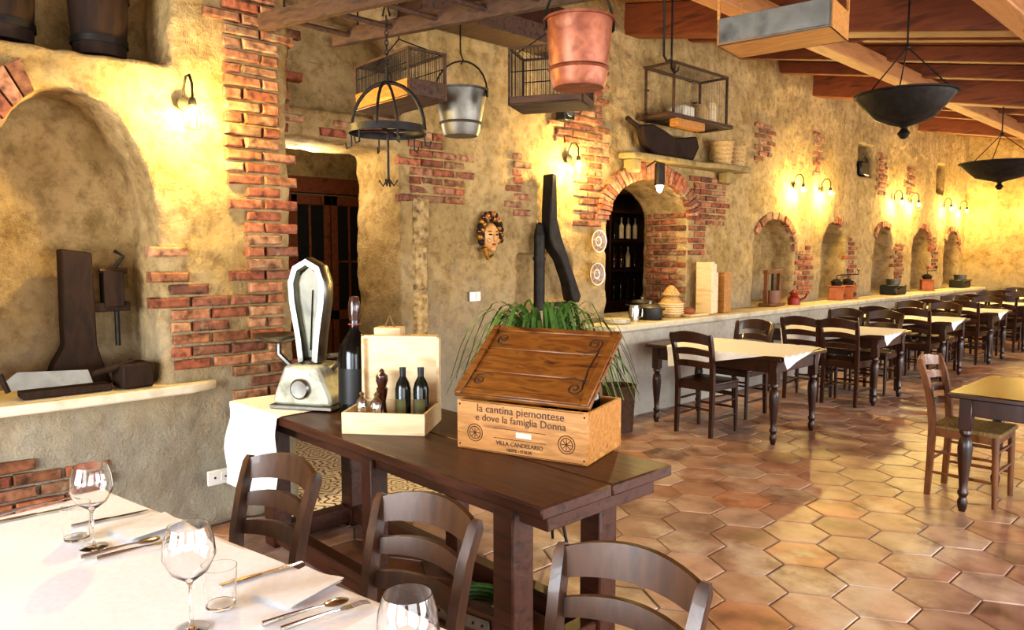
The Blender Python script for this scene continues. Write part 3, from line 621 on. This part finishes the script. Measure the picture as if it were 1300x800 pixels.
def cage(name,loc,rz,w,d,h,wire_top,base=.1,M=M_old,front=None,wires=True,hangs=True,WM=M_zinc):
    b=MB(); b.box(M,(w,d,.015),(0,0,.0075))
    for (sz,lc) in (((w,.012,base),(0,-d/2+.006,base/2)),((w,.012,base),(0,d/2-.006,base/2)),((.012,d-.026,base),(-w/2+.006,0,base/2)),((.012,d-.026,base),(w/2-.006,0,base/2))): b.box(front if (front and sz[0]==w) else M,sz,lc,bev=.002)
    for sx in (-1,1):
        for sy in (-1,1): b.box(M,(.014,.014,h),(sx*(w/2-.007),sy*(d/2-.007),h/2),bev=.002)
        b.box(M,(.014,d-.03,.014),(sx*(w/2-.007),0,h-.007),bev=.002); b.box(M,(w-.03,.014,.014),(0,sx*(d/2-.007),h-.007),bev=.002)
    if wires:
        n=int(w/.022)
        for k in range(1,n):
            x=-w/2+w*k/n
            for sy in (-1,1): b.tube(WM,[(x,sy*(d/2-.007),base-.005),(x,sy*(d/2-.007),h-.005)],.0018,seg=4)
            b.tube(WM,[(x,-d/2,h-.005),(x,d/2,h-.005)],.0018,seg=4)
        n=int(d/.022)
        for k in range(1,n):
            y=-d/2+d*k/n
            for sx in (-1,1): b.tube(WM,[(sx*(w/2-.007),y,base-.005),(sx*(w/2-.007),y,h-.005)],.0018,seg=4)
        for sy in (-1,1): b.tube(WM,[(-w/2,sy*(d/2-.007),(base+h)/2),(w/2,sy*(d/2-.007),(base+h)/2)],.003,seg=4)
    if hangs: b.tube(M_iron,[(-w/2+.01,0,h),(0,0,h+.12),(w/2-.01,0,h)],.004,seg=6); b.tube(M_iron,[(0,0,h+.12),(0,0,wire_top-loc[2])],.004,seg=6)
    return b.done(name,loc,rz)
cage('bird_cage',(1.04,2.60,2.47),-.05,.6,.26,.27,ch(1.02)-.1,front=M_crate,WM=M_iron)
cage('wire_bird_cage',(1.6,3.32,2.48),.5,.46,.3,.34,ch(1.6)-.34,base=.05,M=M_old,WM=M_iron)
cage('hanging_wooden_tray',(2.97,3.5,2.62),.15,.54,.3,.3,ch(2.95)-.1,base=.13,M=M_crate,front=M_zinc,wires=False)
def pan(name,loc,r):
    b=MB(); b.lathe(M_iron,[(0,-.24),(.02,-.235),(.045,-.2),(.02,-.165),(.03,-.15),(.1,-.13),(r*.6,-.09),(r*.92,.03),(r,.07),(r+.02,.075),(r+.02,.085),(r-.02,.08),(r*.6,-.06),(0,-.11)],seg=40)
    for a in range(3): an=a*2.094; b.tube(M_iron,[(r*.95*math.cos(an),r*.95*math.sin(an),.07),(0,0,.42)],.005,seg=6)
    b.tube(M_iron,[(0,0,.42),(0,0,ch(loc[0])-loc[2]-.02)],.007,seg=8); b.ball(M_iron,(0,0,.42),.02); return b.done(name,loc)
pan('hanging_iron_pan',(2.72,5.9,2.68),.33); pan('hanging_iron_pan',(2.27,10.4,2.60),.42)
b=MB(); b.tube(M_iron,[(0,0,0.12),(0,0,ch(2.6)-2.58)],.006); hook(b,0,0,0); b.done('ceiling_hook',(2.6,3.05,2.52))
b=MB(); b.tube(M_iron,[(0,0,0.12),(0,0,ch(2.3)-2.62)],.006); hook(b,0,0,0); b.done('ceiling_hook',(2.3,3.55,2.6))
# ---------------------------------------------------------------- wall objects
def barrel(name,loc,r,h):
    b=MB(); b.lathe(M_aged,[(0,0),(r*.85,0),(r,h),(r*.94,h),(r*.8,.03),(0,.03)],seg=20)
    for z in (.15,.75): rr=r*(.85+.15*z)+.004; b.lathe(M_iron,[(rr,h*z),(rr+.005,h*z),(rr+.005,h*z+.035),(rr,h*z+.035)],seg=28)
    for sx in (-1,1): b.box(M_aged,(.03,.06,.12),(sx*(r*.97),0,h+.03))
    return b.done(name,loc)
barrel('wooden_bucket',(.27,.76,2.645),.16,.42); barrel('wooden_bucket',(.27,1.20,2.645),.15,.40)
b=MB(); b.prism(M_aged,[(-.17,0),(.15,0),(.11,.1),(.08,.22),(.075,.72),(-.07,.74),(-.075,.22),(-.13,.12)],.12,(0,0,0),(math.pi/2,0,math.pi/2),bev=.008)
b.box(M_aged,(.08,.24,.05),(0,.14,.42)); b.tube(M_iron,[(0,.2,.2),(0,.2,.62)],.014); b.tube(M_dark,[(0,.12,.62),(0,.26,.62)],.018); b.box(M_aged,(.1,.1,.2),(0,.18,.52)); b.tube(M_iron,[(0,.2,.64),(.02,.24,.7),(0,.2,.73)],.01)
b.done('old_wooden_press',(.22,1.04,.885))
b=MB(); b.box(M_aged,(.16,.16,.13),(0,.30,.065),(0,0,.1),bev=.01); b.box(M_aged,(.12,.4,.035),(0,-.02,.0175)); b.prism(M_zinc,[(0,0),(.38,0),(.36,.07),(.05,.09),(0,.05)],.004,(.02,-.28,.045),(math.pi/2,0,math.pi/2)); b.tube(M_aged,[(.02,.1,.09),(.02,.2,.11),(.02,.3,.14)],[.014,.02,.016]); b.tube(M_aged,[(.02,-.27,.04),(.02,-.3,.13)],.013)
b.done('old_bread_cutter',(.46,.94,.885))
# carnival mask
b=MB(); b.ball(M_face,(0,0,0),(.05,.085,.12),seg=24); b.ball(M_face,(.055,.0,-.01),(.022,.014,.035)); b.ball(M_red,(.047,0,-.062),(.012,.022,.009)); b.ball(M_face,(.03,0,-.1),(.02,.03,.025))
for sy in (-1,1): b.ball(M_iron,(.043,sy*.036,.02),(.012,.02,.008)); b.ball(M_gold,(.038,sy*.038,.045),(.012,.026,.007)); b.ball(M_face,(.036,sy*.045,-.03),(.016,.024,.024))
for k in range(30): a=-.5+k*(math.pi+1.0)/29; rr=.10+.022*(k%2); b.ball((M_gold,M_mill,M_aged)[k%3],(.0,rr*math.cos(a),.03+1.3*rr*math.sin(a)),(.03,.026,.03),(R.random(),R.random(),0),seg=8)
for k in range(11): a=.3+k*.26; b.ball((M_aged,M_gold,M_terra)[k%3],(.02,.09*math.cos(a),.075+.12*math.sin(a)),(.022,.02,.024),seg=8)
b.tube(M_gold,[(0,-.07,-.09),(0,-.03,-.18),(0,.03,-.15)],[.03,.02,.01])
b.done('carnival_mask',(.06,4.20,1.74))
# flue hood
b=MB()
b.prism(M_iron,[(-.03,1.17),(.035,1.17),(.045,.78),(.1,.62),(.2,.42),(.3,.22),(.38,.06),(.35,.0),(.25,.02),(.2,.2),(.1,.4),(.0,.5),(-.05,.6),(-.05,.78)],.12,(.1,0,0),(math.pi/2,0,math.pi/2),bev=.01)
b.box(M_iron,(.02,.5,.04),(.05,.1,-.01))
b.tube(M_iron,[(.1,-.13,-.05),(.1,-.13,.62)],.05,seg=16); b.lathe(M_iron,[(.051,0),(.059,0),(.059,.03),(.051,.03)],(.1,-.13,.4),seg=16)
b.lathe(M_iron,[(0,0),(.05,0),(.03,.1),(0,.12)],(.1,-.13,.62),seg=16)
b.done('iron_flue_hood',(0,4.88,1.14))
b=MB()
b.lathe(M_ceramic,[(0,.0),(.05,0),(.11,.015),(.112,.02),(.05,.008),(0,.007)],rot=(0,math.pi/2,0),seg=32); b.lathe(M_blue,[(.05,.0085),(.1,.016),(.1,.0185),(.05,.012)],rot=(0,math.pi/2,0),seg=32); b.ball(M_blue,(.008,0,0),(.003,.035,.035))
p1=b.done('decorative_plate',(.05,5.62,1.72)); again(p1,(.05,5.6,1.40))
b=MB(); b.box(M_white,(.012,.12,.08),(.006,0,0),bev=.003); b.box(M_white,(.008,.03,.05),(.014,-.02,0),bev=.002); b.box(M_white,(.008,.03,.05),(.014,.02,0),bev=.002); b.done('light_switch',(.025,4.05,1.24))
b=MB(); b.box(M_white,(.02,.14,.085),(.006,0,0),bev=.003)
for q in (-.03,.03): b.box(M_black,(.004,.012,.012),(.017,q,0),bev=.002)
b.box(M_white,(.005,.05,.05),(.016,.03,0)); b.done('power_outlet',(.53,1.66,.31))
b=MB(); b.box(M_black,(.12,.14,.16),(.1,0,0),bev=.01); b.box(M_iron,(.06,.03,.03),(.03,0,0)); b.lathe(M_zinc,[(0,0),(.05,0),(.045,.006),(0,.004)],(.161,0,0),(0,math.pi/2,0)); b.done('wall_speaker',(0.02,5.06,2.88))
b=MB(); b.prism(M_tan,[(0.02,5.95),(.20,6.0),(.22,6.6),(.2,7.3),(.3,7.5),(.3,8.1),(.27,8.15),(0.02,8.15)],.06,(0,0,2.58),bev=.012); 
for y in (6.1,7.9): b.box(M_tan,(.14,.14,.14),(.09,y,2.49),bev=.02)
b.done('stone_shelf')
b=MB(); b.prism(M_aged,[(-.5,.27),(-.42,.08),(-.3,.02),(-.2,.0),(.1,.0),(.45,.0),(.55,.14),(.5,.26),(.1,.2),(-.1,.26),(-.3,.3)],.1,(.14,0,0),(math.pi/2,0,math.pi/2),bev=.015); b.tube(M_aged,[(.14,-.5,.25),(.14,-.68,.32)],.025); b.done('old_bellows',(0,6.62,2.615))
def basket(name,loc,r,h,rz=0,tilt=0):
    b=MB(); b.T=TR((0,0,r*math.sin(tilt)),(tilt,0,0)); b.lathe(M_wick,[(0,0),(r*.8,0),(r,h),(r*.95,h),(r*.74,.02),(0,.02)],seg=20)
    for k in range(6): rr=r*(.8+.2*k/5)+.004; b.tube(M_wick,[(rr*math.cos(a*.314),rr*math.sin(a*.314),h*k/5) for a in range(20)],.009,seg=6,closed=True)
    return b.done(name,loc,rz)
basket('wicker_basket',(.17,7.66,2.622),.13,.24); basket('wicker_basket',(.17,7.96,2.622),.12,.22)
b=MB(); b.T=TR((.23,6.85,2.98)); b.box(M_old,(.40,1.2,.04),(0,0,0)); 
for sx in (-1,1):
    for sy in (-1,1): b.box(M_old,(.025,.025,.5),(sx*.17,sy*.5,.27))
    b.box(M_old,(.025,1.03,.025),(sx*.17,0,.52)); b.box(M_old,(.36,.025,.025),(0,sx*.5,.52))
for k in range(1,20): b.tube(M_zinc,[(.17,-.5+k*.05,.02),(.17,-.5+k*.05,.52)],.002,seg=4); b.tube(M_zinc,[(-.17,-.5+k*.05,.52),(.17,-.5+k*.05,.52)],.002,seg=4)
b.lathe(M_wick,[(0,0),(.08,0),(.1,.1),(.06,.2),(0,.22)],(0,.25,.02)); b.box(M_ceramic,(.2,.2,.14),(0,-.1,.09),bev=.02); b.lathe(M_pine,[(0,0),(.07,0),(.07,.2),(.05,.24),(0,.24)],(.02,.42,.02)); b.box(M_crate,(.1,.5,.08),(.14,-.2,-.06))
for sy in (-1,1): b.tube(M_iron,[(-.2,sy*.45,-.02),(.1,sy*.45,-.02)],.01); b.tube(M_iron,[(-.22,sy*.45,.3),(-.17,sy*.45,.3)],.01)
b.done('display_cage_shelf')
# ---------------------------------------------------------------- counter objects
b=MB(); b.lathe(M_black,[(0,0),(.12,0),(.13,.02),(.13,.12),(.135,.125),(.12,.125),(.12,.02),(0,.02)],seg=24); b.lathe(M_zinc,[(.13,.125),(.1,.15),(.02,.16),(.02,.19),(0,.19)],seg=24)
for s_ in (-1,1): b.tube(M_black,[(s_*.13,0,.09),(s_*.18,0,.1)],.012)
p1=b.done('cooking_pot',(.2,6.28,.922),1.2); again(p1,(-.25,6.75,.928),.8)
b=MB(); b.lathe(M_wick,[(0,0),(.09,0),(.13,.06),(.13,.14),(.09,.2),(.07,.22),(.1,.24),(.06,.3),(.02,.34),(0,.34)],seg=20)
for k in range(5): b.tube(M_pine,[(.132*math.cos(a*.314),.132*math.sin(a*.314),.05+k*.024) for a in range(20)],.007,seg=6,closed=True)
b.done('wicker_jar',(.2,6.66,.922))
b=MB()
for k,(hh,o) in enumerate(((.58,0),(.56,.0),(.46,0))): b.box(M_pine,(.2,.06,hh),(-.02*k,k*.075-.1,hh/2),bev=.003)
b.box(M_crate,(.2,.15,.46),(.0,.22,.23),bev=.003); b.done('wooden_wine_boxes',(.2,7.42,.925))
b=MB(); b.lathe(M_ceramic,[(0,0),(.09,0),(.13,.01),(.13,.014),(.08,.008),(0,.008)],seg=28)
for k in range(4): b.lathe(M_ceramic,[(0,.008),(.09,.008),(.125,.018),(.125,.022),(.08,.014),(0,.014)],(0,0,k*.008),seg=28)
b.done('plate_stack',(.25,5.68,.922))
b=MB(); b.lathe(M_steel,[(0,0),(.05,0),(.055,.12),(.05,.16),(.052,.17),(0,.17)],seg=24); b.tube(M_steel,[(.05,0,.04),(.1,0,.06),(.1,0,.13),(.05,0,.14)],.006); b.done('steel_jug',(.25,5.95,.922))
b=MB(); b.bb(M_pine,(-.18,-.12,0),(.18,.12,.02)); b.ball(M_terra,(-.05,0,.05),(.1,.07,.04)); b.done('bread_board',(.2,7.04,.922),1.57)
b=MB(); b.T=TR((-1.7,8.2,0)); b.bb(M_dark,(-.2,-1.3,.0),(.2,1.3,.95)); b.bb(M_dark,(-.2,-1.3,.95),(-.17,1.3,2.4))
for z in (1.35,1.75,2.15,2.4): b.bb(M_dark,(-.2,-1.3,z),(.14,1.3,z+.03))
for y in (-1.3,-.43,.43,1.27): b.bb(M_dark,(-.2,y,.95),(.16,y+.04,2.4))
for z in (.95,1.38,1.78):
    for k in range(16):
        y=-1.2+k*.155; 
        if abs(y+.41)<.06 or abs(y-.45)<.06: continue
        b.lathe(R.choice([M_wine,M_oil,M_glass,M_ceramic,M_mill]),[(0,0),(.035,0),(.036,.17),(.014,.22),(.013,.29),(0,.29)],(-.02,y,z+.03 if z>1 else z),seg=12)
b.done('kitchen_dresser')
def grinder(loc,rz,M): 
    b=MB(); b.box(M,(.2,.2,.18),(0,0,.1),bev=.008); b.box(M,(.24,.24,.02),(0,0,.01)); b.box(M,(.23,.23,.015),(0,0,.2)); b.lathe(M_iron,[(0,.2),(.07,.21),(.085,.27),(.05,.3),(0,.31)]); b.tube(M_iron,[(0,0,.3),(0,0,.36),(.14,0,.37),(.14,0,.42)],.008); b.ball(M_mill,(.14,0,.44),.02); b.box(M_dark,(.01,.12,.07),(.105,0,.07)); b.ball(M_iron,(.115,0,.07),.01); return b.done('coffee_grinder',loc,rz)
b=MB(); 
for sy in (-1,1): b.box(M_chair2,(.05,.04,.46),(0,sy*.17,.23))
b.box(M_chair2,(.16,.42,.04),(0,0,.02)); b.box(M_chair2,(.07,.4,.05),(0,0,.44)); b.tube(M_iron,[(0,0,.42),(0,0,.2)],.016); b.lathe(M_chair2,[(0,.04),(.11,.04),(.12,.2),(0,.2)],seg=20); b.done('fruit_press',(.12,9.05,.925))
b=MB(); b.lathe(M_red,[(0,0),(.08,0),(.085,.08),(.05,.12),(.06,.16),(.02,.2),(0,.2)],seg=20); b.tube(M_red,[(.05,0,.05),(.15,0,.1),(.18,0,.16)],.014); b.done('red_kettle',(.2,9.5,.922))
g_=grinder((.15,10.95,.922),.3,M_terra); again(g_,(.15,11.35,.922),.1); again(g_,(.15,14.85,.922),.5)
b=MB(); b.box(M_black,(.26,.5,.16),(0,0,.08),bev=.02); b.lathe(M_zinc,[(0,.16),(.1,.16),(.12,.26),(0,.26)]); b.tube(M_iron,[(.13,-.15,.1),(.2,-.15,.14),(.2,0,.16)],.01); b1=b.done('old_sewing_machine',(.18,13.1,.922)); again(b1,(.18,16.7,.922))
b=MB(); b.box(M_black,(.22,.34,.22),(0,0,.11),bev=.02); b.tube(M_iron,[(.1,-.1,.22),(.1,0,.3),(.1,.1,.22)],.01); b.done('vintage_radio',(-.1,12.2,2.83))
# ---------------------------------------------------------------- lights
def area(name,loc,rot,sx,sy,e,col):
    l=bpy.data.lights.new(name,'AREA'); l.shape='RECTANGLE'; l.size=sx; l.size_y=sy; l.energy=e; l.color=col
    o=bpy.data.objects.new(name,l); sc.collection.objects.link(o); o.location=loc; o.rotation_euler=rot
for i,(a,b_) in enumerate(ww): area('window_daylight_%d'%i,(7.95,(a+b_)/2,1.3),(0,math.pi/2,0),1.8,b_-a,[140,270,250,170,140][i],(.93,.96,1))
area('window_daylight_back_1',(2.7,-2.95,1.45),(math.pi/2,0,0),2.5,2.0,370,(.86,.93,1)); area('window_daylight_back_2',(5.9,-2.95,1.45),(math.pi/2,0,0),2.5,2.0,120,(.9,.95,1))
def pt(name,loc,e,col,r=.1):
    l=bpy.data.lights.new(name,'POINT'); l.energy=e; l.color=col; l.shadow_soft_size=r
    o=bpy.data.objects.new(name,l); sc.collection.objects.link(o); o.location=loc
pt('vestibule_fill_light',(-.6,2.8,2.3),36,(1,.85,.6)); pt('kitchen_point_light',(-1.0,7.6,2.7),14,(1,.75,.45))  # no fixtures modelled; vestibule fill added to brighten the dark doorway floor
w=bpy.data.worlds.new('World'); sc.world=w; w.use_nodes=True
bg=w.node_tree.nodes['Background']; sky=w.node_tree.nodes.new('ShaderNodeTexSky'); sky.sky_type='HOSEK_WILKIE'; w.node_tree.links.new(sky.outputs[0],bg.inputs[0]); bg.inputs[1].default_value=.8
cam=bpy.data.cameras.new('Camera'); co=bpy.data.objects.new('Camera',cam); sc.collection.objects.link(co); sc.camera=co
cam.sensor_width=36; cam.lens=26; cam.clip_start=.05
co.location=(4.75,0,1.6); co.rotation_euler=(math.radians(90-4.75),0,math.radians(46.5))
sc.view_settings.view_transform='Standard'
for lk in ('Medium High Contrast','Standard - Medium High Contrast'):
    try: sc.view_settings.look=lk; break
    except Exception as e: pass
sc.view_settings.exposure=-0.05
